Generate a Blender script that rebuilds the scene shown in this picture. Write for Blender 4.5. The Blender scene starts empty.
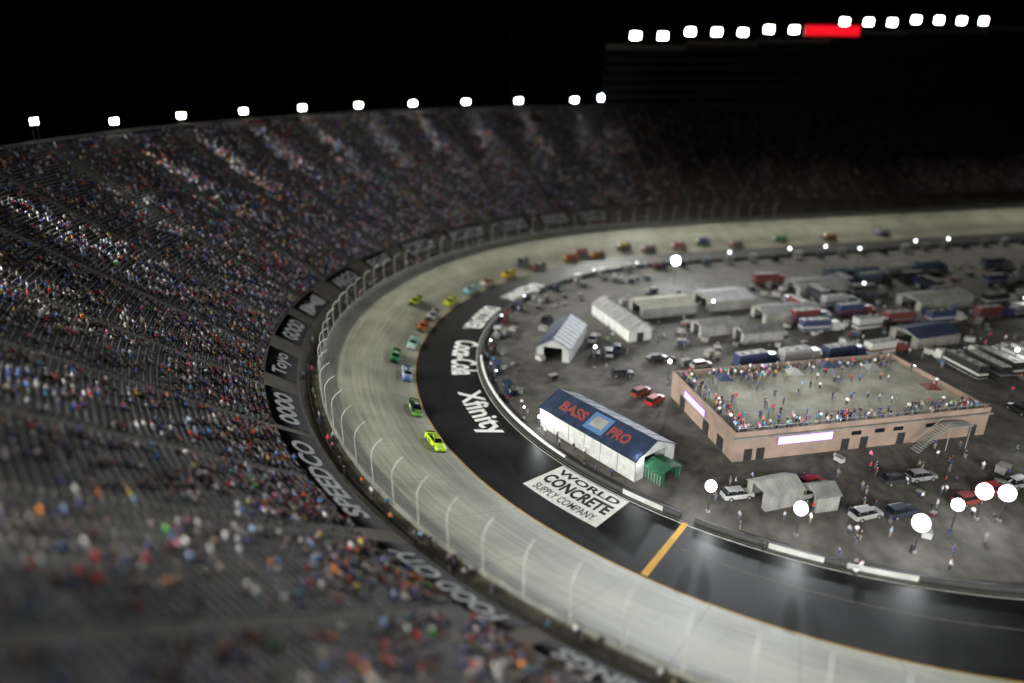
import bpy, math, random
import numpy as np
from mathutils import Vector, Matrix
random.seed(7); rng=np.random.default_rng(7)
sc=bpy.context.scene
D=bpy.data
# ------------------------------------------------------------------ oval plan
CX,CY=80.0,162.0
AX=math.radians(13); a=np.array([math.cos(AX),math.sin(AX)]); b=np.array([-math.sin(AX),math.cos(AX)])
MPD=1.92
def P2(t,R):
    t=np.asarray(t,float); R=np.asarray(R,float)
    tc=np.clip(t,0,180); ang=np.radians(-77-tc)
    ex=np.where(t<0,-t*MPD,np.where(t>180,(t-180)*MPD,0.0))
    return CX+R*np.cos(ang)+a[0]*ex, CY+R*np.sin(ang)+a[1]*ex
def P(t,R,z=0.0):
    x,y=P2(t,R); return Vector((float(x),float(y),float(z)))
def rhat(t):
    tc=min(max(t,0),180); g=math.radians(-77-tc); return Vector((math.cos(g),math.sin(g),0))
def fwd(t):   # racing direction (decreasing t)
    r=rhat(t); return Vector((-r.y,r.x,0))
def L2(x,y,z=0): # axis-local -> world
    return Vector((CX+a[0]*x+b[0]*y, CY+a[1]*x+b[1]*y, z))
RIN,RC,RW=88.0,104.0,124.0
BANK=0.35
def bankz(R): return 0 if R<RC else (R-RC)*BANK
# ------------------------------------------------------------------ materials
def mat(name,col,rough=.7,metal=0,var=.25,scale=.6,emit=0,ecol=None,spec=.5):
    m=D.materials.new(name); m.use_nodes=True; nt=m.node_tree; bs=nt.nodes['Principled BSDF']
    bs.inputs['Roughness'].default_value=rough; bs.inputs['Metallic'].default_value=metal
    bs.inputs['Specular IOR Level'].default_value=spec
    c=(col[0],col[1],col[2],1)
    if var>0:
        tc=nt.nodes.new('ShaderNodeTexCoord'); n=nt.nodes.new('ShaderNodeTexNoise'); n.inputs['Scale'].default_value=scale; n.inputs['Detail'].default_value=6
        nt.links.new(tc.outputs['Object'],n.inputs['Vector'])
        r=nt.nodes.new('ShaderNodeMapRange'); r.inputs['From Min'].default_value=.3; r.inputs['From Max'].default_value=.7
        r.inputs['To Min'].default_value=1-var; r.inputs['To Max'].default_value=1+var
        nt.links.new(n.outputs['Fac'],r.inputs['Value'])
        mx=nt.nodes.new('ShaderNodeVectorMath'); mx.operation='SCALE'; mx.inputs[0].default_value=col[:3]
        nt.links.new(r.outputs['Result'],mx.inputs['Scale']); nt.links.new(mx.outputs['Vector'],bs.inputs['Base Color'])
    else: bs.inputs['Base Color'].default_value=c
    if emit>0:
        e=ecol or col; bs.inputs['Emission Color'].default_value=(e[0],e[1],e[2],1); bs.inputs['Emission Strength'].default_value=emit
        m.cycles.emission_sampling='NONE'
    return m
def uvmat(name,c0,c1,rough,su,sv,groove=None,spec=.5,seam=None,patch=.5):
    m=D.materials.new(name); m.use_nodes=True; nt=m.node_tree; N=nt.nodes; Lk=nt.links.new; bs=N['Principled BSDF']
    bs.inputs['Roughness'].default_value=rough; bs.inputs['Specular IOR Level'].default_value=spec
    uv=N.new('ShaderNodeUVMap'); mp=N.new('ShaderNodeMapping'); mp.inputs['Scale'].default_value=(su,sv,1); Lk(uv.outputs[0],mp.inputs[0])
    n=N.new('ShaderNodeTexNoise'); n.inputs['Scale'].default_value=1; n.inputs['Detail'].default_value=7; Lk(mp.outputs[0],n.inputs['Vector'])
    n2=N.new('ShaderNodeTexNoise'); n2.inputs['Scale'].default_value=.12; n2.inputs['Detail'].default_value=5; Lk(uv.outputs[0],n2.inputs['Vector'])
    mx=N.new('ShaderNodeMix'); mx.data_type='FLOAT'; mx.inputs[0].default_value=patch; Lk(n.outputs['Fac'],mx.inputs[2]); Lk(n2.outputs['Fac'],mx.inputs[3])
    r=N.new('ShaderNodeValToRGB'); r.color_ramp.elements[0].position=.36; r.color_ramp.elements[1].position=.62
    r.color_ramp.elements[0].color=(*c0,1); r.color_ramp.elements[1].color=(*c1,1); Lk(mx.outputs[0],r.inputs[0])
    out=r.outputs[0]
    sp=N.new('ShaderNodeSeparateXYZ'); Lk(uv.outputs[0],sp.inputs[0])
    if groove:
        cr=N.new('ShaderNodeValToRGB'); mr=N.new('ShaderNodeMapRange'); mr.inputs['From Min'].default_value=RC; mr.inputs['From Max'].default_value=RW
        Lk(sp.outputs[1],mr.inputs['Value']); Lk(mr.outputs[0],cr.inputs[0])
        els=cr.color_ramp.elements; els[0].position=0; els[0].color=(.8,.8,.8,1); els[1].position=1; els[1].color=(.85,.85,.85,1)
        for p,v in groove:
            e=els.new(p); e.color=(v,v,v,1)
        mm=N.new('ShaderNodeMix'); mm.data_type='RGBA'; mm.blend_type='MULTIPLY'; mm.inputs[0].default_value=1; Lk(out,mm.inputs[6]); Lk(cr.outputs[0],mm.inputs[7]); out=mm.outputs[2]
    if seam:
        md=N.new('ShaderNodeMath'); md.operation='PINGPONG'; md.inputs[1].default_value=seam; Lk(sp.outputs[0],md.inputs[0])
        ls=N.new('ShaderNodeMath'); ls.operation='LESS_THAN'; ls.inputs[1].default_value=.07; Lk(md.outputs[0],ls.inputs[0])
        mm=N.new('ShaderNodeMix'); mm.data_type='RGBA'; mm.blend_type='MIX'; ml=N.new('ShaderNodeMath'); ml.operation='MULTIPLY'; ml.inputs[1].default_value=.5; Lk(ls.outputs[0],ml.inputs[0]); Lk(ml.outputs[0],mm.inputs[0]); Lk(out,mm.inputs[6]); mm.inputs[7].default_value=(.05,.05,.045,1); out=mm.outputs[2]
    Lk(out,bs.inputs['Base Color'])
    rr=N.new('ShaderNodeMapRange'); rr.inputs['To Min'].default_value=rough-.12; rr.inputs['To Max'].default_value=rough+.15; Lk(mx.outputs[0],rr.inputs['Value']); Lk(rr.outputs[0],bs.inputs['Roughness'])
    return m
M={}
M['conc']=uvmat('track_concrete',(.25,.255,.19),(.50,.50,.39),.5,.06,1.3,groove=[(.1,.72),(.25,.58),(.42,.85),(.6,1.0),(.75,.88)],seam=6)
M['asph']=uvmat('apron_asphalt',(.003,.0032,.0036),(.011,.0115,.012),.44,.08,1.4,spec=.35)
M['infield']=uvmat('infield_asphalt',(.028,.026,.022),(.095,.088,.074),.8,.35,.35)
M['walk']=uvmat('stand_concrete',(.05,.045,.036),(.13,.115,.085),.85,.4,.8)
M['tread']=uvmat('stand_tread',(.028,.027,.025),(.08,.076,.070),.85,.5,.8)
M['bench']=uvmat('bench_aluminium',(.20,.195,.185),(.48,.47,.45),.5,.25,1.0)
M['seatred']=uvmat('seat_red',(.05,.012,.015),(.11,.03,.035),.6,.3,1.0)
M['aisle']=uvmat('aisle_concrete',(.10,.095,.085),(.20,.19,.17),.8,.5,.5)
M['white']=mat('white_paint',(.75,.75,.73),.6,var=.15,scale=.9)
M['wallw']=mat('wall_white',(.20,.205,.18),.6,var=.35,scale=.4)
M['wallg']=mat('wall_grey',(.20,.19,.17),.8,var=.3,scale=.5)
M['post']=mat('fence_post_paint',(.62,.63,.60),.5,.1,var=.15)
M['steel']=mat('galvanised_steel',(.32,.32,.31),.5,.3,var=.15)
M['dsteel']=mat('weathered_steel',(.14,.135,.12),.6,.3,var=.2)
M['dark']=mat('dark_metal',(.02,.02,.022),.6,var=.2)
M['tarp']=mat('black_tarp',(.008,.008,.009),.75,var=.3,scale=.5)
M['tgrey']=mat('banner_lettering',(.52,.52,.51),.7,var=.2,scale=1)
M['tboard']=mat('board_grey',(.45,.45,.45),.6,var=.2,scale=1)
M['yellow']=mat('yellow_paint',(.60,.33,.03),.6,var=.15)
M['tyre']=mat('tyre_rubber',(.012,.012,.012),.8,var=0)
M['glass']=mat('dark_glass',(.01,.012,.015),.12,var=0)
M['lamp']=mat('lamp_glow',(1,1,1),.5,var=0,emit=60,ecol=(1,.97,.92))
M['lampb']=mat('lamp_glow_cool',(1,1,1),.5,var=0,emit=80,ecol=(.6,.76,1))
M['lampw']=mat('lamp_glow_soft',(1,1,1),.5,var=0,emit=7,ecol=(.9,.96,1))
M['balloon']=mat('balloon_glow',(1,1,1),.5,var=0,emit=9,ecol=(.93,.97,1))
M['purple']=mat('sign_purple_glow',(.5,.4,.9),.5,var=0,emit=1.2,ecol=(.56,.32,1))
M['redglow']=mat('sign_red_glow',(.8,.02,.02),.5,var=0,emit=1.0,ecol=(1,.008,.02))
M['ground']=mat('ground_dark',(.03,.035,.025),.9,var=.3,scale=.02)
M['deck']=mat('deck_concrete',(.28,.28,.225),.8,var=.25,scale=.25)
M['bwall']=mat('building_wall',(.27,.195,.16),.8,var=.2,scale=.3)
M['blue']=mat('roof_navy',(.022,.034,.07),.5,var=.3,scale=.6)
M['canvas']=mat('white_canvas',(.52,.53,.52),.7,var=.2,scale=.6)
M['canvas2']=mat('weathered_canvas',(.26,.26,.245),.7,var=.3,scale=.4)
M['greyroof']=mat('trailer_roof_grey',(.16,.16,.16),.6,var=.35,scale=.4)
M['green']=mat('green_fabric',(.015,.09,.045),.7,var=.2)
_cc={}
def cmat(c,rough=.35):
    k=(tuple(round(x,3) for x in c),rough)
    if k not in _cc:
        _cc[k]=mat('paint_%d'%len(_cc),c,rough,var=.08,scale=2)
    return _cc[k]
# ------------------------------------------------------------------ mesh builder
class MB:
    def __init__(s): s.v=[];s.f=[];s.m=[];s.mats=[];s.sm=[]
    def mi(s,m):
        if m not in s.mats: s.mats.append(m)
        return s.mats.index(m)
    def add(s,vs,fs,m,sm=False):
        o=len(s.v); s.v+= [tuple(v) for v in vs]; k=s.mi(m)
        for f in fs: s.f.append(tuple(i+o for i in f)); s.m.append(k); s.sm.append(sm)
    def box(s,c,d,m,rot=0,M4=None,taper=1.0):
        x,y,z=d[0]/2,d[1]/2,d[2]/2; R=Matrix.Rotation(rot,3,'Z'); c=Vector(c)
        vs=[]
        for k in (-1,1):
            tp=taper if k>0 else 1
            for i,j in ((-1,-1),(1,-1),(1,1),(-1,1)):
                p=c+R@Vector((i*x*tp,j*y*tp,k*z)); vs.append(M4@p if M4 else p)
        s.add(vs,[(3,2,1,0),(4,5,6,7),(0,1,5,4),(1,2,6,5),(2,3,7,6),(3,0,4,7)],m)
    def cyl(s,p0,p1,r0,r1,m,n=8,cap=True,sm=True):
        p0=Vector(p0);p1=Vector(p1); d=(p1-p0).normalized(); u=d.orthogonal().normalized(); w=d.cross(u)
        vs=[p0+(u*math.cos(2*math.pi*i/n)+w*math.sin(2*math.pi*i/n))*r0 for i in range(n)]+[p1+(u*math.cos(2*math.pi*i/n)+w*math.sin(2*math.pi*i/n))*r1 for i in range(n)]
        s.add(vs,[(i,(i+1)%n,n+(i+1)%n,n+i) for i in range(n)],m,sm)
        if cap: s.add(vs,[tuple(range(n-1,-1,-1)),tuple(range(n,2*n))],m)
    def obj(s,name,parent=None,M4=None,bevel=0):
        me=D.meshes.new(name); me.from_pydata(s.v,[],s.f); 
        for m in s.mats: me.materials.append(m)
        me.polygons.foreach_set('material_index',s.m); me.polygons.foreach_set('use_smooth',s.sm); me.update()
        o=D.objects.new(name,me); sc.collection.objects.link(o)
        if parent: o.parent=parent
        if M4: o.matrix_world=M4
        if bevel:
            md=o.modifiers.new('b','BEVEL'); md.width=bevel; md.segments=2; md.limit_method='ANGLE'
        return o
def sweep(name,profs,t_ranges,step,m,parent=None):
    """profs: list of open profiles [(R,z),...]; swept round the oval, uv in metres"""
    V=[];F=[];UV=[];off=0
    for (t0,t1) in t_ranges:
        n=max(1,int(math.ceil((t1-t0)/step))); ts=np.linspace(t0,t1,n+1); nt_=len(ts)
        for pr in profs:
            pr=np.array(pr,float); k=len(pr)
            T,Rr=np.meshgrid(ts,pr[:,0],indexing='ij'); Z=np.broadcast_to(pr[:,1],T.shape)
            x,y=P2(T,Rr); V.append(np.stack([x,y,Z],-1).reshape(-1,3))
            i=np.arange(nt_-1)[:,None]*k+np.arange(k-1)[None,:]; i=i.reshape(-1)+off
            F.append(np.stack([i,i+1,i+1+k,i+k],-1))
            uvv=np.stack([T*MPD,Rr+ (np.broadcast_to(pr[:,1],T.shape) if abs(pr[0,0]-pr[-1,0])<2 else 0)],-1).reshape(-1,2); UV.append(uvv); off+=nt_*k
    V=np.concatenate(V);F=np.concatenate(F);UV=np.concatenate(UV)
    return npmesh(name,V,F,m,UV=UV,parent=parent)
def npmesh(name,V,F,m,UV=None,col=None,parent=None,smooth=False):
    me=D.meshes.new(name); nv=len(V); nf=len(F); w=F.shape[1]
    me.vertices.add(nv); me.vertices.foreach_set('co',np.ascontiguousarray(V,np.float32).ravel())
    me.loops.add(nf*w); me.loops.foreach_set('vertex_index',np.ascontiguousarray(F,np.int32).ravel())
    me.polygons.add(nf); me.polygons.foreach_set('loop_start',np.arange(0,nf*w,w,dtype=np.int32))
    me.polygons.foreach_set('loop_total',np.full(nf,w,np.int32))
    if smooth: me.polygons.foreach_set('use_smooth',np.ones(nf,bool))
    me.update(calc_edges=True)
    if UV is not None:
        l=me.uv_layers.new(name='UVMap'); l.data.foreach_set('uv',UV[F.ravel()].astype(np.float32).ravel())
    if col is not None:
        ca=me.attributes.new('Col','FLOAT_COLOR','POINT'); ca.data.foreach_set('color',np.ascontiguousarray(col,np.float32).ravel())
    me.materials.append(m); me.validate()
    o=D.objects.new(name,me); sc.collection.objects.link(o)
    if parent: o.parent=parent
    return o
# ------------------------------------------------------------------ text helper
def textmesh(s,bold=.02,shear=0):
    cu=D.curves.new('txt','FONT'); cu.body=s; cu.offset=bold; cu.shear=shear; cu.align_x='CENTER'; cu.resolution_u=3
    o=D.objects.new('txt',cu); sc.collection.objects.link(o); bpy.context.view_layer.update()
    dg=bpy.context.evaluated_depsgraph_get(); me=D.meshes.new_from_object(o.evaluated_get(dg))
    v=np.array([q.co[:] for q in me.vertices]); f=[tuple(p.vertices) for p in me.polygons]
    D.objects.remove(o); D.meshes.remove(me); D.curves.remove(cu)
    v=v[:,:2]; mn=v.min(0);mx=v.max(0); v=(v-(mn+mx)/2)/(mx-mn)   # -.5..0.5
    return v,f
def text_track(name,s,tc,span,R0,R1,zf,m,inward=True,bold=.02,shear=0,parent=None,off=.01):
    v,f=textmesh(s,bold,shear)
    if inward: t=tc-v[:,0]*span; R=(R0+R1)/2-v[:,1]*(R1-R0)
    else: t=tc+v[:,0]*span; R=(R0+R1)/2+v[:,1]*(R1-R0)
    mb=MB(); vs=[P(t[i],R[i],zf(R[i])+off) for i in range(len(t))]
    mb.add(vs,f,m); return mb.obj(name,parent)
def empty(name,loc=(0,0,0)):
    e=D.objects.new(name,None); sc.collection.objects.link(e); e.location=loc; return e
# ------------------------------------------------------------------ ground and track
g=MB(); g.add([(-3000,-3000,-.3),(3000,-3000,-.3),(3000,3000,-.3),(-3000,3000,-.3)],[(0,1,2,3)],M['ground']); g.obj('ground')
TT=[(-40,330)]
sweep('infield_pavement',[[(0,0),(30,0),(60,0),(RIN,0)]],TT,3,M['infield'])
sweep('apron_road',[[(RIN,.0),(RC,.0)]],TT,1.5,M['asph'])
sweep('racetrack',[[(RC,0.0)]+[(r,bankz(r)) for r in np.linspace(RC+2,RW,7)]],TT,1,M['conc'])
mk=empty('track_markings')
sweep('edge_line',[[(RC-.2,.012),(RC-.05,.012)]],TT,1.5,M['yellow'],mk)
sweep('inner_line',[[(RIN+.9,.012),(RIN+1.05,.012)]],TT,1.5,M['white'],mk)
sweep('pit_line',[[(RIN+.9+6,.010),(RIN+1.0+6,.010)]],[(-20,48),(150,330)],1.5,M['wallg'],mk)
sweep('pit_entry_line',[[(RIN+.6,.014),(RC-.5,.014)]],[(48.9,49.5)],.6,M['yellow'],mk)
zf0=lambda R:0.012
text_track('apron_lettering','Xfinity',82.2,13,90.0,96.8,zf0,M['white'],bold=.025,parent=mk)
text_track('apron_lettering','Coca-Cola',101.0,13.6,88.9,95.4,zf0,M['white'],bold=.03,shear=.4,parent=mk)
text_track('apron_lettering','DISCOVER',119.5,12,90,95.5,zf0,M['white'],bold=.03,parent=mk)
text_track('apron_lettering','RACEWAY',137,12,90,95.5,zf0,M['white'],bold=.03,parent=mk)
sweep('sponsor_panel',[[(89.2,.012),(98.6,.012)]],[(55.6,65.4)],1,M['white'],mk)
text_track('panel_text','WORLD',60.5,8.6,89.9,91.6,lambda R:.02,M['dark'],bold=.03,parent=mk)
text_track('panel_text','CONCRETE',60.5,8.8,92.2,95.2,lambda R:.02,M['dark'],bold=.04,parent=mk)
text_track('panel_text','SUPPLY COMPANY',60.5,8,96,97.8,lambda R:.02,M['dark'],bold=.01,parent=mk)
# outer wall, walkway
ow=empty('outer_wall')
sweep('wall_body',[[(RW,6.6),(RW,8.1),(RW+.5,8.1),(RW+.5,7.2)]],TT,1,M['wallw'],ow)
sweep('wall_stripe',[[(RW-.01,7.8),(RW-.01,7.95)]],TT,1,M['wallg'],ow)
sweep('walkway_pavement',[[(RW+.5,7.2),(128.4,7.2),(128.4,8.9),(128.4,8.9),(134.5,12.6),(134.5,12.9)]],TT,1,M['walk'])
rw=empty('walkway_railing')
for zz,rr in ((8.2,126.6),(9.9,128.5),(9.5,128.5)):
    sweep('rail',[[(rr,zz),(rr+.04,zz+.04),(rr+.06,zz)]],[(25,200)],1.5,M['dsteel'],rw)
mb=MB()
for t in np.arange(25,200,1.2):
    mb.cyl(P(t,126.64,7.2),P(t,126.64,8.2),.04,.04,M['dsteel'],5,False); mb.cyl(P(t,128.54,8.9),P(t,128.54,9.9),.04,.04,M['dsteel'],5,False)
mb.obj('rail_posts',rw)
cf=empty('catch_fence')
mb=MB(); arc=[(RW+.3,8.0),(RW+.3,12.4),(RW+.1,13.4),(RW-.6,14.3),(RW-1.7,14.9)]
for t in np.arange(15,215,3.1):
    for i in range(4): mb.cyl(P(t,*arc[i]),P(t,*arc[i+1]),.11,.10,M['post'],6,False)
mb.obj('fence_posts',cf)
cab=[]
for zz in np.arange(8.8,12.5,.7): cab.append((RW+.22,zz))
cab+= [(RW+.0,13.3),(RW-.6,14.2),(RW-1.65,14.85)]
sweep('fence_cables',[[(r,z),(r+.015,z+.015),(r+.0,z+.025)] for r,z in cab],[(15,215)],1.5,M['dsteel'],cf)
iw=empty('inner_wall')
sweep('wall_body',[[(RIN,0),(RIN,1.05),(RIN-.5,1.05),(RIN-.5,0)]],[(-40,48.4),(50,330)],1.5,M['dark'],iw)
sweep('wall_cap',[[(RIN+.02,.8),(RIN+.02,1.07),(RIN-.52,1.07),(RIN-.52,.8)]],[(66,100)],1.5,M['white'],iw)
sweep('wall_face',[[(RIN+.03,.1),(RIN+.03,1.07)]],[(52,57),(36,41),(28,34)],1.5,M['canvas'],iw)
sweep('wall_base_line',[[(RIN+.25,.016),(RIN+.45,.016)]],TT,1.5,M['wallg'],iw)
# ------------------------------------------------------------------ grandstand
def stz(R): return 8+(R-127)*.654
NR=68; dR=.84
gs=empty('grandstand')
rows=[]
for i in range(NR):
    R=134.5+i*dR; z=stz(R); rows.append([(R,z-.55 if i else z),(R,z),(R+dR,z)])
sweep('terrace_steps',rows,[(-25,330)],1.5,M['tread'],gs)
AS=7.5
secs=[(k*AS+.42,(k+1)*AS-.42) for k in range(-3,44)]
bp=[]
for i in range(NR):
    R=134.5+i*dR; z=stz(R); bp.append([(R+.42,z+.38),(R+.42,z+.44),(R+.74,z+.44),(R+.74,z+.38)])
sweep('benches',bp,[s for s in secs if s[1]<186],1.4,M['bench'],gs)
sweep('red_benches',bp,[s for s in secs if s[1]>=186],3,M['seatred'],gs)
ap=[]
for i in range(NR):
    R=134.5+i*dR; z=stz(R); ap.append([(R-.02,z-.52),(R-.02,z+.02),(R+.4,z+.02)]); ap.append([(R+.4,z+.02),(R+.4,z+.27),(R+dR-.02,z+.27)])
sweep('aisle_steps',ap,[(k*AS-.3,k*AS+.3) for k in range(-3,43)],.6,M['aisle'],gs)
mb=MB()
for k in range(3,27):
    t=k*AS
    for i in range(0,NR-3,4):
        R=134.5+i*dR; R2=R+dR*3; z=stz(R); z2=stz(R2)
        mb.cyl(P(t,R,z),P(t,R,z+1.0),.03,.03,M['steel'],4,False); mb.cyl(P(t,R2,z2),P(t,R2,z2+1.0),.03,.03,M['steel'],4,False)
        mb.cyl(P(t,R,z+1.0),P(t,R2,z2+1.0),.03,.03,M['steel'],4,False)
mb.obj('aisle_handrails',gs)
RT=134.5+NR*dR; ZT=stz(RT)
sweep('rim_walkway',[[(RT,ZT-.5),(RT+.4,ZT-.5),(RT+.4,ZT+1.6),(RT+1.0,ZT+1.6),(RT+1.0,ZT+.9),(RT+5,ZT+.9),(RT+5,ZT-4),(RT+6,-.3)]],[(-25,190)],1.5,M['wallg'],gs)
sweep('back_wall_band',[[(RT+.38,ZT-.4),(RT+.38,ZT+.9)]],[(-25,190)],1.5,M['dark'],gs)
for t,s in ((112,'WASTE SERVICE'),(126,'CITY MARKET'),(140,'RACE FANS'),(153,'CHAMPIONS'),(165,'SPEEDWAY')):
    v,f=textmesh(s,.03); mb=MB(); mb.add([P(t+q[0]*6,RT+.35,ZT+.25+q[1]*.9) for q in v],f,M['tgrey']); mb.obj('rim_lettering',gs)
bz=lambda R: 8.9+(R-128.4)*(3.7/6.1)+.12
def banner(tc,span,txt,board=False,bold=.03):
    e=empty('stand_banner')
    r0,r1=128.7,134.3
    sweep('tarp',[[(r0,bz(r0)-.1),(r0,bz(r0)),(r1,bz(r1)),(r1,bz(r1)-.1)]],[(tc-span/2,tc+span/2)],1,M['tarp'],e)
    if board:
        sweep('board',[[(r0+.6,bz(r0+.6)+.03),(r1-.6,bz(r1-.6)+.03)]],[(tc-span*.42,tc+span*.42)],1,M['tboard'],e)
        text_track('lettering',txt,tc,span*.7,r0+1.4,r1-1.4,bz,M['dark'],inward=False,bold=bold,parent=e,off=.07)
    else:
        text_track('lettering',txt,tc,span*.8,r0+1.2,r1-1.1,bz,M['tgrey'],inward=False,bold=bold,parent=e,off=.06)
banner(44.5,8.6,'BEARINGS'); banner(55,9.6,'FOOD CITY',bold=.03); banner(68.2,13.5,'SPEEDCO',bold=.03); banner(79.3,7,'OOOO',bold=.06)
banner(88.5,6,'Toyo'); banner(97.3,6,'GOOD',bold=.05); banner(105.3,6.2,'M'); banner(115.5,6.5,'ARGO',bold=.05); banner(125,6,'EIGHT')
banner(134.6,7,'Mobil',True); banner(145.4,8,'BRISTOL',True); banner(155.6,7,'BLUE',True); banner(164.6,6,'STAR',True); banner(172.3,6,'LINE',True); 
# ------------------------------------------------------------------ far suites
su=empty('suite_building')
blk=[(184,205,83),(205,225,85),(225,246,86.5),(246,270,90.5),(270,295,92),(295,330,93.5)]
def roofz(t):
    for t0,t1,z in blk:
        if t0<=t<t1: return z
    return 93.5
for t0,t1,zt in blk:
    R0=RT+1
    sweep('suite_wall',[[(R0,ZT-3),(R0,zt-5.5)]],[(t0,t1)],10,M['dark'],su)
    sweep('roof_band',[[(R0-.6,zt-6.2),(R0-2.6,zt-5.4),(R0-2.6,zt-4.2),(R0+14,zt-3.6),(R0+14,0)]],[(t0,t1)],10,M['wallg'],su)
    mb=MB()
    for tt in (t0,t1): mb.add([P(tt,R0,ZT-8),P(tt,R0+14,ZT-8),P(tt,R0+14,zt-3.7),P(tt,R0,zt-5.3)],[(0,1,2,3)],M['dark'])
    for z in np.arange(ZT+2,zt-7,4.2):
        n=int((t1-t0)/1.6)
        for i in range(n):
            c=t0+(i+.5)*(t1-t0)/n; w=.62
            mb.add([P(c-w,R0-.05,z),P(c+w,R0-.05,z),P(c+w,R0-.05,z+2.4),P(c-w,R0-.05,z+2.4)],[(0,1,2,3)],M['glass'])
        mb.add([P(t0,R0-1.5,z-.8),P(t1,R0-1.5,z-.8),P(t1,R0-1.5,z-.3),P(t0,R0-1.5,z-.3)],[(0,1,2,3)],M['dark'])
    mb.obj('suite_windows',su)
sg=empty('lit_sign')
mb=MB(); tS0,tS1=238,254
mb.add([P(tS0,RT-2,83.6),P(tS1,RT-2,83.6),P(tS1,RT-2,88.2),P(tS0,RT-2,88.2)],[(0,1,2,3)],M['redglow'])
mb.box(P((tS0+tS1)/2,RT-1.2,85.9),(31,.8,5.4),M['dark'],rot=AX)
mb.obj('sign_board',sg)
mb=MB(); base=P(172,225,0)
for dx,dy in ((-1,-1),(1,-1),(1,1),(-1,1)): mb.cyl(base+Vector((dx,dy,0)),base+Vector((dx*.6,dy*.6,92)),.12,.1,M['dark'],4)
for z in np.arange(3,90,3):
    mb.box(base+Vector((0,-.9,z)),(2,.1,.1),M['dark']); mb.cyl(base+Vector((-1,-.9,z-3)),base+Vector((1,-.9,z)),.06,.06,M['dark'],4)
mb.obj('lattice_mast')
# ------------------------------------------------------------------ floodlights
def spot(parent,loc,target,power,size,col,rad=1.0,blend=1.0):
    ld=D.lights.new('flood','SPOT'); ld.energy=power; ld.spot_size=math.radians(size); ld.spot_blend=blend; ld.color=col; ld.shadow_soft_size=rad
    o=D.objects.new('lamp_beam',ld); sc.collection.objects.link(o); o.location=loc
    o.rotation_euler=(Vector(target)-Vector(loc)).to_track_quat('-Z','Y').to_euler()
    o.parent=parent
    return o
def flood(t,zb,h,w,hh,power,Rb=None,size=44,m='lamp',aimR=76,stand_fill=None):
    Rb=Rb or RT+1.5; r=rhat(t); mb=MB(); base=P(t,Rb,zb); top=base+Vector((0,0,h)); tan=fwd(t)
    mb.cyl(base-tan*w*.3,top-tan*w*.3,.12,.1,M['dark'],6); mb.cyl(base+tan*w*.3,top+tan*w*.3,.12,.1,M['dark'],6)
    n=4; 
    for j in range(2):
        for i in range(n):
            c=top+tan*((i+.5)/n-.5)*w+Vector((0,0,(j+.5)*hh/2)); q=-r
            up=Vector((0,0,1)); rx=w/n*.46; rz=hh/2*.46; uu=tan; vv=(up*.97+r*-.25).normalized()
            f0=c+q*.35
            ring=[f0+uu*rx*math.cos(2*math.pi*k/12)+vv*rz*math.sin(2*math.pi*k/12) for k in range(12)]
            mb.add(ring,[tuple(range(12))],M[m])
            bk=c-q*.2
            mb.add([bk+uu*rx*.5*math.cos(2*math.pi*k/12)+vv*rz*.5*math.sin(2*math.pi*k/12) for k in range(12)]+[p-q*.02+(p-f0)*.05 for p in ring],[(k,(k+1)%12,12+(k+1)%12,12+k) for k in range(12)]+[tuple(range(12))],M['dark'])
    o=mb.obj('stadium_floodlight'); lp=top-r*1.0+Vector((0,0,hh/2))
    if power>0: spot(o,lp,P(t,aimR,0),power,size,(1,1,.91),rad=1.2)
    if stand_fill: spot(o,lp-r*.6,stand_fill[0],stand_fill[1],stand_fill[2],(.93,.96,1),rad=2.5)  # second beam added to the rig purely as fill light for the stands
PW=240000
for t in (22,34,46,58,70,82,94): flood(t,ZT+.9,3,4.5,2,PW*1.1)
for t in (105,113.5,121.5,129.5,137.5,145.5,153.5,161.5,169.5,178): flood(t,ZT+.9,2.2 if t>110 else 4,3.2 if t>110 else 3,1.7,PW)
flood(184,ZT+.9,2.5,4.0,2.6,PW,m='lampb')
k=0; STAND_FILL={250:(P(56,140,18),1500000,36),279:(P(76,146,20),900000,36),221:(P(50,138,14),900000,34)}  # added fill beams, aimed across at the near stands to brighten the crowd
for t in np.arange(191.7,300,7.3):
    ex=None
    for kk in list(STAND_FILL):
        if abs(t-kk)<3.7: ex=STAND_FILL.pop(kk)
    flood(float(t),roofz(t)-4,2.2,4.4,3.0,PW*1.3 if k%2==0 else 0,Rb=RT+1,aimR=86,stand_fill=ex); k+=1
flood(-16,ZT+.9,3,4.5,2,PW*1.2,stand_fill=(P(125,148,20),480000,40)); flood(2,ZT+.9,3,4.5,2,PW*1.2,stand_fill=(P(156,148,24),330000,36))  # each rig also carries an added fill beam for the turn stands
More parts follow.
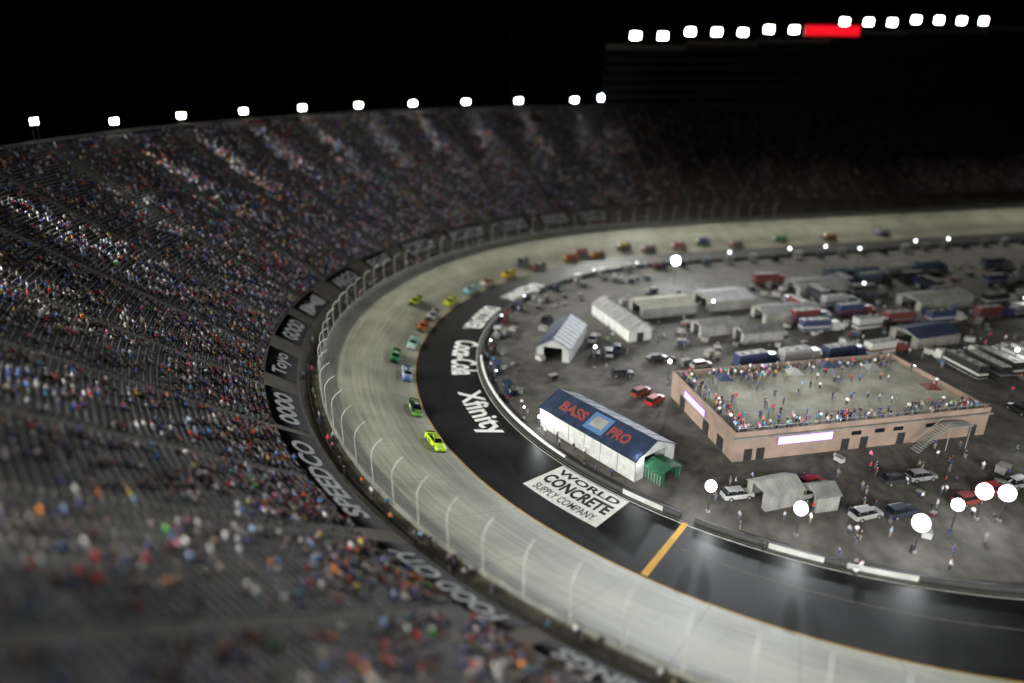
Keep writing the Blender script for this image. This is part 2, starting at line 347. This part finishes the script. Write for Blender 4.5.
# ------------------------------------------------------------------ people
def proto(kind,sub,dec=None):
    if kind=='sit':
        V=[(0,0,.12,.145),(0,0,.32,.14),(0,0,.5,.16),(0,0,.64,.062),(.02,0,.735,.088),(.02,0,.86,.082),
           (.06,.10,.10,.10),(.45,.14,.12,.075),(.43,.14,-.30,.05),(.58,.15,-.36,.042),
           (.06,-.10,.10,.10),(.45,-.14,.12,.075),(.43,-.14,-.30,.05),(.58,-.15,-.36,.042),
           (0,.19,.54,.07),(.06,.26,.30,.05),(.30,.17,.22,.04),(0,-.19,.54,.07),(.06,-.26,.30,.05),(.30,-.17,.22,.04)]
    else:
        V=[(0,0,.92,.14),(0,0,1.10,.13),(0,0,1.30,.15),(0,0,1.45,.062),(.02,0,1.54,.088),(.02,0,1.66,.082),
           (0,.10,.85,.10),(.03,.12,.48,.072),(0,.13,.08,.05),(.14,.14,.04,.042),
           (0,-.10,.85,.10),(.0,-.12,.48,.072),(-.04,-.13,.08,.05),(.10,-.14,.04,.042),
           (0,.20,1.36,.068),(-.02,.27,1.08,.05),(.14,.25,.88,.04),(0,-.20,1.36,.068),(.05,-.27,1.10,.05),(.26,-.18,1.14,.04)]
    E=[(0,1),(1,2),(2,3),(3,4),(4,5),(0,6),(6,7),(7,8),(8,9),(0,10),(10,11),(11,12),(12,13),(2,14),(14,15),(15,16),(2,17),(17,18),(18,19)]
    me=D.meshes.new('p'); me.from_pydata([v[:3] for v in V],E,[]); o=D.objects.new('p',me); sc.collection.objects.link(o)
    o.modifiers.new('s','SKIN')
    sv=me.skin_vertices[0].data
    for i,v in enumerate(V): sv[i].radius=(v[3],v[3]); sv[i].use_root=(i==0)
    if sub: q=o.modifiers.new('u','SUBSURF'); q.levels=sub; q.render_levels=sub
    q=o.modifiers.new('t','TRIANGULATE')
    if dec: q=o.modifiers.new('d','DECIMATE'); q.ratio=dec
    bpy.context.view_layer.update(); dg=bpy.context.evaluated_depsgraph_get(); m2=D.meshes.new_from_object(o.evaluated_get(dg))
    v=np.array([q.co[:] for q in m2.vertices]); m2.calc_loop_triangles(); f=np.array([t.vertices[:] for t in m2.loop_triangles])
    D.objects.remove(o)
    z0=0 if kind=='sit' else .8
    x,y,z=v[:,0],v[:,1],v[:,2]-z0
    part=np.full(len(v),2)
    part[(z<.22)&((x>.1)if kind=='sit' else (z<.14))]=3
    if kind=='sit': part[(z<.04)]=3; part[(z<-.28)]=4; part[(np.abs(y)<.22)&(z>.17)&(x>.2)&(z<.35)]=0
    else: part[z<-.68]=4; part[(np.abs(y)>.2)&(z<.17)&(z>0)]=0; part[(x>.18)&(z>.25)&(z<.4)]=0
    part[z>.66]=0
    part[(z>.66)&((z>.86)|((x<-.02)&(z>.7)))]=1
    return v,f,part
pm=D.materials.new('crowd_clothes'); pm.use_nodes=True; an=pm.node_tree.nodes.new('ShaderNodeAttribute'); an.attribute_name='Col'
pb=pm.node_tree.nodes['Principled BSDF']; pm.node_tree.links.new(an.outputs['Color'],pb.inputs['Base Color']); pb.inputs['Roughness'].default_value=.8
SH=np.array([(.78,.78,.8),(.6,.6,.64),(.3,.3,.32),(.08,.08,.09),(.02,.02,.025),(.03,.05,.2),(.02,.03,.10),(.08,.2,.55),(.55,.03,.04),(.3,.02,.03),(.28,.4,.65),(.75,.25,.04),(.65,.55,.06),(.08,.55,.12),(.7,.18,.38),(.2,.17,.12),(.05,.2,.28),(.32,.28,.24)])
SW=np.array([11,7,9,14,15,10,8,6.5,4.5,3,5,2.4,1.1,1.0,1.4,3,3,4.]); SW/=SW.sum()
HAIR=np.array([(.03,.02,.015),(.08,.045,.02),(.02,.02,.02),(.25,.17,.08),(.5,.5,.5),(.4,.03,.03),(.03,.05,.2),(.01,.01,.01)])
SKIN=np.array([(.5,.3,.22),(.55,.36,.27),(.40,.24,.17),(.2,.1,.06)])
PANT=np.array([(.04,.05,.09),(.02,.02,.025),(.08,.1,.16),(.25,.22,.17),(.12,.12,.12)])
def crowd(name,pr,pos,yaw,scale=1.12):
    v,f,part=pr; n=len(pos)
    if n==0: return
    s=scale*rng.uniform(.88,1.08,n); c,si=np.cos(yaw),np.sin(yaw)
    wx=rng.uniform(.9,1.15,n)
    X=(v[None,:,0]*c[:,None]-v[None,:,1]*(si*wx)[:,None])*s[:,None]+pos[:,0:1]
    Y=(v[None,:,0]*si[:,None]+v[None,:,1]*(c*wx)[:,None])*s[:,None]+pos[:,1:2]
    Z=v[None,:,2]*s[:,None]+pos[:,2:3]
    V=np.stack([X,Y,Z],-1).reshape(-1,3)
    F=(f[None]+ (np.arange(n)*len(v))[:,None,None]).reshape(-1,3)
    cols=np.stack([SKIN[rng.choice(4,n,p=[.4,.35,.15,.1])],HAIR[rng.integers(0,len(HAIR),n)],SH[rng.choice(len(SH),n,p=SW)],PANT[rng.integers(0,5,n)],np.broadcast_to(np.array([.12,.12,.12]),(n,3))],1)
    C=cols[:,part,:]; C=np.concatenate([C,np.ones((n,len(v),1))],-1).reshape(-1,4)
    npmesh(name,V,F,pm,col=C,smooth=len(v)>80)
sitH=proto('sit',1,.6); sitM=proto('sit',0); sitL=proto('sit',0,.42); stH=proto('stand',1,.6); stM=proto('stand',0)
pos=[];yaw=[];stand=[]
for i in range(NR):
    R=134.5+i*dR; z=stz(R)
    dt=math.degrees(.66/R); ts=np.arange(33,300,dt); ts=ts[(ts<183)|(rng.random(len(ts))<.5)]
    u=np.abs(((ts+AS/2)%AS)-AS/2); ts=ts[u>.6]
    g1=np.sin(ts*3.1+i*.9)+np.sin(ts*7.7-i*1.7+2)+np.sin(ts*1.3+i*.35)
    base=np.interp(ts,[33,60,75,95,120,165,178,184,300],[.18,.19,.23,.32,.44,.44,.25,.12,.10])
    low=np.exp(-((R-134)/10.0)**2); base=base+low*np.interp(ts,[33,60,100,180,190],[.55,.45,.25,.15,0])
    base=base*(1-.25*(R>180))
    p=np.clip(base*(1+.45*g1),.02,.95)
    ts=ts[rng.random(len(ts))<p]
    st=rng.random(len(ts))<.07
    rr=np.where(st,R+.22,R+.58)+rng.uniform(-.04,.04,len(ts))
    x,y=P2(ts,rr); zz=np.where(st,z,z+.44)
    g_=np.radians(-77-np.clip(ts,0,180))+math.pi + rng.normal(0,.25,len(ts))
    pos.append(np.stack([x,y,zz],-1)); yaw.append(g_); stand.append(st)
pos=np.concatenate(pos);yaw=np.concatenate(yaw);stand=np.concatenate(stand)
dep=np.linalg.norm(pos-np.array([0,0,67.]),axis=1)
crowd('spectator_crowd',sitH,pos[(dep<85)&~stand],yaw[(dep<85)&~stand],1.1); crowd('spectator_crowd',stH,pos[(dep<85)&stand],yaw[(dep<85)&stand],1.05)
k=(dep>=85)&(dep<150); crowd('spectator_crowd',sitM,pos[k&~stand],yaw[k&~stand],1.1); crowd('spectator_crowd',stM,pos[(dep>=85)&stand],yaw[(dep>=85)&stand],1.05)
k=(dep>=150)&~stand; crowd('spectator_crowd',sitL,pos[k],yaw[k],1.12)
pp=[];yy=[]
for _ in range(90):
    t=random.uniform(40,175); q=P(t,random.uniform(125.2,128),7.2); pp.append(q[:]); yy.append(random.uniform(0,6.3))
def inpoly(n,x0,x1,y0,y1,z):
    for _ in range(n):
        q=L2(random.uniform(x0,x1),random.uniform(y0,y1),z); pp.append(q[:]); yy.append(random.uniform(0,6.3))
ro=math.radians(11)
orig=Vector((40.5,108.8,0)); ux=Vector((math.cos(ro),math.sin(ro),0)); uy=Vector((-math.sin(ro),math.cos(ro),0))
def BL(x,y,z): return orig+ux*x+uy*y+Vector((0,0,z))
for _ in range(330):
    e=random.random()
    if e<.3: x,y=random.uniform(1,53),random.uniform(.8,4)
    elif e<.6: x,y=random.uniform(1,53),random.uniform(22,27)
    elif e<.75: x,y=random.uniform(.8,4),random.uniform(1,27)
    else: x,y=random.uniform(1,53),random.uniform(1,27)
    q=BL(x,y,5.06); pp.append(q[:]); yy.append(random.uniform(0,6.3))
inpoly(100,-60,60,-16,30,0); inpoly(120,-60,40,-78,-46,0); inpoly(140,20,140,-60,60,0)
for t in np.arange(60,190,1.8):
    q=P(t,random.uniform(83.5,87),0); pp.append(q[:]); yy.append(random.uniform(0,6.3))
crowd('infield_crowd',stM,np.array(pp),np.array(yy),1.1)
# ------------------------------------------------------------------ vehicles
def loft(mb,rings,mfun,capm=None):
    n=len(rings[0])
    for i in range(len(rings)-1):
        for j in range(n):
            j2=(j+1)%n
            mb.add([rings[i][j],rings[i][j2],rings[i+1][j2],rings[i+1][j]],[(0,1,2,3)],mfun(i,j))
    if capm: mb.add(rings[0],[tuple(range(n-1,-1,-1))],capm); mb.add(rings[-1],[tuple(range(n))],capm)
def racecar(name,M4,cA,cB,num,kind='race'):
    mb=MB(); A=cmat(cA);B=cmat(cB)
    if kind=='race':
        st=[(2.62,.62,.2,.42),(2.5,.86,.1,.58),(2.2,.95,.1,.70),(1.7,.98,.12,.80),(.95,.98,.14,.90),(0,.97,.14,.94),(-1.1,.99,.14,.97),(-1.7,1.0,.14,1.0),(-2.3,.97,.16,1.02),(-2.55,.93,.24,1.0),(-2.62,.88,.35,.95)]
        gh=[(1.15,.82,.90,.80,.92),(.35,.84,.92,.62,1.31),(-.85,.84,.95,.60,1.36),(-2.0,.80,.99,.74,1.03)]; wr=.35; wx=(1.55,-1.5)
    else:
        st=[(2.45,.75,.45,.75),(2.35,.90,.35,1.0),(1.3,.95,.3,1.12),(1.0,.95,.3,1.15),(-.5,.95,.3,1.15),(-2.2,.95,.32,1.15),(-2.45,.9,.4,1.05)]
        gh=[(1.3,.86,1.12,.8,1.15),(.6,.88,1.13,.74,1.75),(-1.9,.88,1.13,.74,1.78),(-2.35,.86,1.13,.84,1.16)]; wr=.4; wx=(1.5,-1.5)
    rings=[[(x,-w*.9,zb),(x,-w,zb+.1),(x,-w,(zb+zt)/2+.05),(x,-w*.94,zt-.06),(x,-w*.6,zt),(x,w*.6,zt),(x,w*.94,zt-.06),(x,w,(zb+zt)/2+.05),(x,w,zb+.1),(x,w*.9,zb)] for x,w,zb,zt in st]
    loft(mb,rings,lambda i,j: (B if (j in (0,1,7,8) or (i<2)) else (M['dark'] if j==9 else A)),B)
    gr=[[(x,-wb,zb),(x,-wt,zt-.04),(x,-wt*.8,zt),(x,wt*.8,zt),(x,wt,zt-.04),(x,wb,zb)] for x,wb,zb,wt,zt in gh]
    loft(mb,gr,lambda i,j: M['dark'] if j==5 else (A if (i==1 and j in(1,2,3)) else M['glass']))
    for s_ in (-1,1):
        for xa,xb in ((.95,.35),(-.9,-1.15)) if kind=='race' else ((.65,.5),(-.6,-.6),(-1.9,-2.1)):
            mb.cyl((xa,s_*.80,gh[0][2]+.02),(xb,s_*.62 if kind=='race' else s_*.75,gh[1][4]-.02),.045,.04,A,5)
    for x in wx:
        for s_ in (-1,1):
            mb.cyl((x,s_*.70,wr-.01),(x,s_*1.005,wr-.01),wr,wr,M['tyre'],16); mb.cyl((x,s_*1.0,wr-.01),(x,s_*1.02,wr-.01),wr*.55,wr*.5,M['steel'],10)
    if kind=='race':
        mb.box((-2.58,0,1.10),(.05,1.55,.20),M['dark']); mb.box((2.58,0,.12),(.25,1.6,.04),M['dark'])
        for s_ in (-1,1):
            mb.box((2.47,s_*.62,.50),(.1,.3,.12),cmat((.8,.8,.75)),rot=-.35*s_)
        v,f=textmesh(num,.05); c=cmat((.75,.75,.75)) if sum(cA)<.9 else cmat((.01,.01,.01))
        mb.add([(-.25-q[1]*.8, q[0]*-.85,1.365) for q in v],f,c)
        mb.add([(-.35-q[0]*1.0,1.012,.56+q[1]*.5) for q in v],f,c); mb.add([(-.35+q[0]*1.0,-1.012,.56+q[1]*.5) for q in v],f,c)
        mb.box((1.75,0,.80),(.7,.9,.05),B)
        mb.box((-2.2,0,1.02),(.5,1.2,.04),B)
    mb.obj(name,M4=M4)
def trackM(t,R,scale=1.2,yaw=0):
    f=fwd(t).normalized(); r=rhat(t); sl=BANK if R>RC else 0
    up=(Vector((0,0,1))-r*sl).normalized(); left=up.cross(f).normalized()
    f=(Matrix.Rotation(yaw,3,up)@f); left=up.cross(f)
    m=Matrix((( f.x,left.x,up.x,0),(f.y,left.y,up.y,0),(f.z,left.z,up.z,0),(0,0,0,1)))
    return Matrix.Translation(P(t,R,bankz(R)+.01))@m@Matrix.Scale(scale,4)
cars=[(76,106.3,(.62,.9,.03),(.6,.85,.04),'12'),(84.3,106,(.03,.04,.03),(.15,.4,.05),'9'),(94.1,106,(.6,.65,.75),(.08,.18,.5),'5'),(98.6,109,(.05,.42,.10),(.02,.02,.02),'18'),
(104.7,106,(.4,.85,.7),(.7,.75,.7),'24'),(111.5,106,(.8,.25,.03),(.05,.05,.05),'3'),(116.5,106,(.75,.75,.7),(.03,.03,.03),'8'),(118.7,113,(.6,.75,.05),(.03,.03,.03),'22'),
(123.7,106,(.75,.8,.06),(.6,.6,.05),'17'),(131,106,(.6,.85,.8),(.2,.6,.6),'43'),(136.5,106,(.8,.35,.18),(.7,.7,.7),'20'),(142.8,106,(.88,.7,.04),(.7,.4,.03),'4'),
(149,110.5,(.08,.16,.1),(.3,.3,.3),'6'),(151,105.5,(.12,.12,.15),(.3,.05,.05),'45'),(160,107,(.75,.15,.04),(.6,.35,.05),'19'),(163.5,109.5,(.6,.04,.04),(.4,.4,.4),'23'),(166.5,106,(.8,.35,.05),(.3,.06,.03),'1'),
(174,110,(.85,.75,.05),(.1,.1,.4),'34'),(179,107,(.4,.4,.45),(.4,.05,.05),'10'),(186,108,(.65,.08,.05),(.6,.6,.6),'21'),(192,110,(.1,.2,.6),(.6,.6,.1),'47'),(199,107,(.6,.6,.6),(.5,.05,.05),'99'),(210,109,(.1,.5,.18),(.5,.5,.5),'2'),(222,108,(.75,.35,.05),(.1,.1,.1),'7'),(236,109,(.7,.7,.7),(.1,.2,.5),'11')]
for t,R,cA,cB,n in cars: racecar('race_car',trackM(t,R,yaw=random.uniform(-.05,.03)),cA,cB,n)
def hauler(x,y,rot,col,col2,L=15):
    mb=MB(); W=2.6
    rf=random.choice((M['canvas2'],M['greyroof'],M['greyroof'],M['dark']))
    mb.box((0,0,2.5),(L,W,3.0),cmat(col,.4)); mb.box((0,0,1.1),(L-.2,W-.05,.5),cmat(col2,.4)); mb.box((0,0,4.03),(L-.3,W-.3,.06),rf)
    for xx in np.arange(-L/2+1.5,L/2-1,2.6): mb.box((xx,random.uniform(-.2,.2),4.15),(.9,.8,.22),M['wallg'])
    mb.box((0,0,2.0),(L+.02,W+.03,.5),cmat(col2,.4))
    for xx in (-L/2+1.5,-L/2+2.7,L/2-1.2):
        for s_ in (-1,1): mb.cyl((xx,s_*.8,.5),(xx,s_*1.28,.5),.5,.5,M['tyre'],12)
    cx=L/2+1.9
    mb.box((cx,0,1.9),(2.2,2.4,2.4),cmat(col2,.3),taper=.92); mb.box((cx+1.9,0,1.3),(1.6,2.0,1.2),cmat(col2,.3),taper=.9); mb.box((cx+.95,0,2.4),(.25,2.1,.8),M['glass'])
    for xx in (cx-.6,cx+2.0):
        for s_ in (-1,1): mb.cyl((xx,s_*.8,.5),(xx,s_*1.25,.5),.5,.5,M['tyre'],12)
    mb.obj('transporter_truck',M4=Matrix.Translation((x,y,0.02))@Matrix.Rotation(rot,4,'Z'),bevel=.05)
def shell(x,y,rot,L,W,H,rise,roofm,wallm,open_end=True,over=.3):
    mb=MB(); hl,hw=L/2,W/2
    mb.box((0,-hw,H/2),(L,.12,H),wallm); mb.box((0,hw,H/2),(L,.12,H),wallm)
    for xx in np.arange(-hl,hl+.1,L/6):
        for s_ in (-1,1): mb.box((xx,s_*(hw+.09),H/2),(.12,.06,H),M['steel'])
    for s_ in (-1,1):
        e=s_*(hl-.08)
        mb.add([(e,-hw,H),(e,hw,H),(e,0,H+rise)],[(0,1,2)],wallm)
        if open_end: 
            mb.box((e,-hw+W*.12,H/2),(.1,W*.2,H),wallm); mb.box((e,hw-W*.12,H/2),(.1,W*.2,H),wallm)
        else: mb.box((e,0,H/2),(.1,W-.2,H),wallm); mb.box((e+s_*.08,0,1.2),(.06,2,2.4),M['dark'])
    ov=over
    for s_ in (-1,1):
        zs=H-ov*rise/hw
        q=[(-hl-ov,s_*(hw+ov),zs),(hl+ov,s_*(hw+ov),zs),(hl+ov,0,H+rise),(-hl-ov,0,H+rise)]
        mb.add(q+[(p[0],p[1],p[2]+.12) for p in q],[(3,2,1,0),(4,5,6,7),(0,1,5,4),(1,2,6,5),(2,3,7,6),(3,0,4,7)],roofm)
        for k in np.linspace(-hl,hl,9):
            mb.cyl((k,s_*(hw+ov),zs+.15),(k,0,H+rise+.15),.05,.05,roofm,4)
    return mb,Matrix.Translation((x,y,0))@Matrix.Rotation(rot,4,'Z')
rot=math.atan2(-.79,.6)
mb,M4=shell(17.6,115.6,rot,26,10,4.2,2.4,M['blue'],M['canvas'],True)
def roofquad(x0,x1,f0,f1,mm,dz=.2):
    mb.add([(x0,-f1*5,4.2+2.4*(1-f1)+dz),(x1,-f1*5,4.2+2.4*(1-f1)+dz),(x1,-f0*5,4.2+2.4*(1-f0)+dz),(x0,-f0*5,4.2+2.4*(1-f0)+dz)],[(0,1,2,3)],mm)
lb=cmat((.08,.17,.36),.6)
for (x0,x1,f0,f1,mm,dz) in ((-1.5,3.5,.12,.88,lb,.2),(-.6,2.6,.25,.7,M['canvas2'],.23)): roofquad(x0,x1,f0,f1,mm,dz)
for s_,xc,sp,mm in (('BASS',-5.6,7,cmat((.22,.05,.045),.6)),('PRO',6.6,5,cmat((.22,.05,.045),.6))):
    v,f=textmesh(s_,.05); 
    mb.add([(xc+q[0]*sp,-2.6+q[1]*2.2,4.2+2.4*(1-(2.6-q[1]*2.2)/5)+.24) for q in v],f,mm)
mb.obj('garage_tent',M4=M4)
mb,M4=shell(13,165,math.atan2(.93,.30),19,8.5,3.6,2.4,M['blue'],M['canvas'],True); mb.obj('garage_tent',M4=M4)
mb,M4=shell(30.5,181,math.atan2(-.93,.3),24,6.5,3.4,2,M['greyroof'],M['canvas'],False); mb.obj('garage_tent',M4=M4)
mb,M4=shell(26.5,104.2,rot,4,5,2.2,.7,M['green'],M['green'],True); mb.obj('canopy_tent',M4=M4)
for x,y,r,l,w,c in ((45,194,.25,17,10,'deck'),(65,201,.25,15,12,'greyroof'),(80,188,.2,18,8,'greyroof'),(44,97,.3,7,5,'canvas2'),(51,95.6,.2,4,4,'greyroof'),(110,170,.3,14,9,'blue'),(100,215,.2,18,9,'greyroof'),(130,200,.3,20,9,'canvas2'),(55,176,.3,10,5,'canvas2'),(66,171,.25,12,5,'greyroof')):
    mb,M4=shell(x,y,r,l,w,3,1.2,M[c],M['canvas2'] if c!='blue' else M['wallg'],True); mb.obj('canopy_tent',M4=M4)
# roof-deck building
bd=MB(); W_,H_=54,28
bd.box(BL(W_/2,H_/2,2.5),(W_,H_,5),M['bwall'],rot=ro); bd.box(BL(W_/2,H_/2,5.03),(W_-1,H_-1,.06),M['deck'],rot=ro)
for (x,y,dx,dy) in ((W_/2,.15,W_+.2,.3),(W_/2,H_-.15,W_+.2,.3),(.15,H_/2,.3,H_-.7),(W_-.15,H_/2,.3,H_-.7)): bd.box(BL(x,y,5.55),(dx,dy,1.0),M['bwall'],rot=ro)
for x in (2,4.5,22,26,34,50): bd.box(BL(x+1,-.03,1.25),(1.6,.08,2.4),M['dark'],rot=ro)
for x in (24,29,33,40,46): bd.box(BL(x+1,-.06,3.5),(2.0,.1,.8),M['glass'],rot=ro)
for y in (4,10,21): bd.box(BL(-.03,y+1,1.4),(.08,2.4,2.6),M['dark'],rot=ro)
bd.box(BL(W_/2,-.3,4.9),(W_+.8,.5,.3),M['wallg'],rot=ro)
bd.box(BL(14,-.6,3.9),(11,.2,1.5),M['purple'],rot=ro); bd.box(BL(-.4,16,4.2),(.2,9,1.3),M['purple'],rot=ro)
for x in np.arange(.6,W_,2): bd.cyl(BL(x,.15,6.05),BL(x,.15,6.8),.04,.04,M['steel'],4)
bd.cyl(BL(.3,.15,6.8),BL(W_-.3,.15,6.8),.05,.05,M['steel'],4)
for x,y,c in ((8,20,(.03,.04,.1)),(24,20,(.3,.3,.3)),(33,22,(.03,.04,.1)),(42,19,(.2,.2,.2)),(47,8,(.12,.03,.03))):
    q=BL(x,y,0)
    for dx,dy in ((-1.4,-1.4),(1.4,-1.4),(1.4,1.4),(-1.4,1.4)): bd.cyl(q+Vector((dx,dy,5)),q+Vector((dx,dy,7.3)),.05,.05,M['steel'],4)
    bd.add([q+Vector((-1.6,-1.6,7.3)),q+Vector((1.6,-1.6,7.3)),q+Vector((1.6,1.6,7.3)),q+Vector((-1.6,1.6,7.3)),q+Vector((0,0,8.4))],[(0,1,4),(1,2,4),(2,3,4),(3,0,4)],cmat(c,.7))
bd.obj('infield_building')
st=MB()
for i in range(14): st.box(BL(36+i*.4,-3,.2+i*.36),(.45,2,.12),M['steel'],rot=ro)
for s_ in (-4,-2): st.cyl(BL(36,s_,1.2),BL(41.5,s_,6.1),.06,.06,M['steel'],4)
st.box(BL(44,-3,4.9),(5,2.2,.15),M['steel'],rot=ro)
for dx in (41.8,46.2): st.cyl(BL(dx,-3.9,0),BL(dx,-3.9,5),.1,.1,M['steel'],6)
st.obj('steel_staircase')
# transporters
cols=[(.40,.40,.40),(.26,.26,.28),(.02,.03,.07),(.13,.03,.03),(.02,.02,.02),(.03,.045,.10),(.2,.2,.19),(.45,.45,.43),(.06,.09,.12),(.1,.1,.11)]
for i in range(4):
    q=L2(-24+i*12,-5+random.uniform(-1,1)); hauler(q.x,q.y,AX+.1,random.choice(cols),random.choice(cols),8)
for row in range(6):
    for i in range(12):
        if random.random()<.30 or (row==0 and i<2): continue
        q=L2(-18+i*13+row*2+random.uniform(-2,2), 12+row*9+random.uniform(-1.5,1.5))
        if q.x<76: continue
        hauler(q.x,q.y,AX+random.choice((0,0,.05,-.08,1.5)),random.choice(cols),random.choice(cols),8)
for i in range(14):
    q=L2(24+i*4.9,-20+random.uniform(-1,1)); hauler(q.x,q.y,AX+1.5+random.uniform(-.05,.05),random.choice(cols),random.choice(cols),11)
vc=[(.35,.02,.02),(.4,.4,.4),(.03,.03,.035),(.25,.25,.26),(.03,.035,.06),(.3,.3,.3),(.02,.02,.02),(.2,.04,.03)]
vp=[(51.8,101,.4),(49,97.5,.3),(67,102,.2),(72,103,.2),(62.9,92.6,.3),(57,92,.3),(26,147,.1),(28.7,137,.7),(31,133,.8),(38,97.5,.2),(21,158,1.5),(24.5,160,1.5),(27,163,1.5),(46,152,.3),(36,156,.3),(76,96,.3),(82,99,.2),(22,170,1.2),(10,185,1.2),(88,101,.3),(60,157,.2)]
for i,(x,y,r) in enumerate(vp): racecar('parked_car',Matrix.Translation((x,y,.01))@Matrix.Rotation(r,4,'Z')@Matrix.Scale(1.1,4),vc[i%8],vc[i%8],'',kind='suv') 
for i in range(30):
    q=L2(random.uniform(12,110),random.uniform(-70,-30))
    loc=Vector((q.x,q.y,0))-orig; lx,ly=loc.dot(ux),loc.dot(uy)
    if -4<lx<58 and -4<ly<32: continue
    racecar('parked_car',Matrix.Translation((q.x,q.y,.01))@Matrix.Rotation(AX+random.choice((0,1.57)),4,'Z')@Matrix.Scale(1.1,4),vc[i%8],vc[i%8],'',kind='suv')
mb=MB()
def crate(q,s,r,m):
    mb.box(q+Vector((0,0,s*.45)),(s*1.3,s*.9,s*.7),m,rot=r); mb.box(q+Vector((0,0,s*.84)),(s*1.36,s*.96,s*.08),M['wallg'],rot=r)
    for dx in (-.45,.45): mb.cyl(q+Vector((dx*s,-.4*s,.12)),q+Vector((dx*s,.4*s,.12)),.12,.12,M['tyre'],6)
for _ in range(300):
    if random.random()<.75: q=L2(random.uniform(-40,120),random.uniform(-14,62))
    elif random.random()<.5: q=P(random.uniform(60,175),random.uniform(72,83),0)
    else: q=L2(random.uniform(-40,110),random.uniform(-76,-32))
    loc=Vector((q.x,q.y,0))-orig; lx,ly=loc.dot(ux),loc.dot(uy)
    if -1<lx<55 and -1<ly<29: continue
    crate(q,random.uniform(.6,1.9),random.uniform(0,3),cmat(random.choice(cols),.5))
mb.obj('pit_equipment')
def pitbox(t,R,c):
    f=fwd(t); ang=math.atan2(f.y,f.x); q=P(t,R,0); mb=MB()
    mb.box((0,0,.8),(2.6,1.5,1.3),cmat(c,.4)); mb.box((0,0,2.9),(2.9,2.0,.1),cmat(c,.4))
    for dx in (-1.2,1.2):
        for dy in (-.7,.7): mb.cyl((dx,dy,1.4),(dx,dy,2.9),.05,.05,M['steel'],4)
    for dx in (-.9,.9):
        for dy in (-.76,.76): mb.cyl((dx,dy-.06,.25),(dx,dy+.06,.25),.25,.25,M['tyre'],10)
    mb.box((0,.3,1.75),(1.6,.4,.5),M['glass'])
    mb.obj('pit_cart',M4=Matrix.Translation(q)@Matrix.Rotation(ang,4,'Z'))
for i,t in enumerate(list(np.arange(86,176,8))+list(np.arange(176,300,5))): pitbox(t,84.6,random.choice(cols))
def lightpole(x,y,h,power,m='lamp',r=.5):
    mb=MB(); mb.cyl((x,y,0),(x,y,h),.12,.08,M['dark'],8); mb.box((x,y,.2),(.6,.6,.4),M['wallg']); mb.cyl((x,y,h-.1),(x,y,h+.1),.25,.25,M['dark'],8)
    n=14; vs=[];fs=[]
    for i in range(8):
        ph=-math.pi/2+math.pi*i/7
        for j in range(n): vs.append((x+r*math.cos(ph)*math.cos(2*math.pi*j/n),y+r*math.cos(ph)*math.sin(2*math.pi*j/n),h+r*1.1+r*1.1*math.sin(ph)))
    for i in range(7):
        for j in range(n): fs.append((i*n+j,i*n+(j+1)%n,(i+1)*n+(j+1)%n,(i+1)*n+j))
    mb.add(vs,fs,M[m],True)
    o=mb.obj('light_pole')
    if power:
        ld=D.lights.new('pole_lamp','POINT'); ld.energy=power; ld.shadow_soft_size=.5; ld.color=(.95,.98,1)
        l=D.objects.new('lamp_light',ld); sc.collection.objects.link(l); l.location=(x,y-r-.6,h+1.2); l.parent=o
for x,y,p,r in ((32,93.5,1300,.9),(44,87.3,1300,1.0),(60.1,83.4,1300,1.2),(74.6,91.5,1300,1.2),(77.9,91,0,1.2),(68.6,88.4,0,.9)): lightpole(x,y,4,p,'balloon',r=r)
lightpole(54.5,221,7,2000,'lampb',1.3); lightpole(22.2,104,3.4,1800,'balloon',.6); lightpole(5.5,121,2.6,900,'balloon',.35)
for x,y in ((36,143),(97,112),(120,150),(150,190)): lightpole(x,y,5,800,'lampw',.45)
for x,y in ((20,152),(90,140),(110,205),(130,250),(58,187)): lightpole(x,y,5,0,'lampw',.4)
for t in np.arange(78,175,13): 
    q=P(t,85.5,0); lightpole(q.x,q.y,2.4,0,'lampw',.22)
for t in (190,203,211,232,240,262,281): 
    q=P(t,82,0); lightpole(q.x,q.y,4.5,0,'lampw',.4)
# ------------------------------------------------------------------ world & camera
w=D.worlds.new('World'); sc.world=w; w.use_nodes=True; nt=w.node_tree; bg=nt.nodes['Background']
sky=nt.nodes.new('ShaderNodeTexSky'); sky.sky_type='NISHITA'; sky.sun_disc=False; sky.sun_elevation=math.radians(-4); sky.sun_rotation=math.radians(180)
nt.links.new(sky.outputs[0],bg.inputs[0]); bg.inputs[1].default_value=.003
cam=D.cameras.new('Camera'); co=D.objects.new('Camera',cam); sc.collection.objects.link(co); sc.camera=co
co.location=(0,0,67); co.rotation_euler=(math.radians(90-21.6),0,0)
cam.sensor_width=360; cam.lens=240; cam.clip_end=6000; cam.clip_start=.5
cam.dof.use_dof=True; cam.dof.focus_distance=124; cam.dof.aperture_fstop=.14
sc.view_settings.view_transform='Standard'; sc.view_settings.look='None'; sc.view_settings.exposure=0
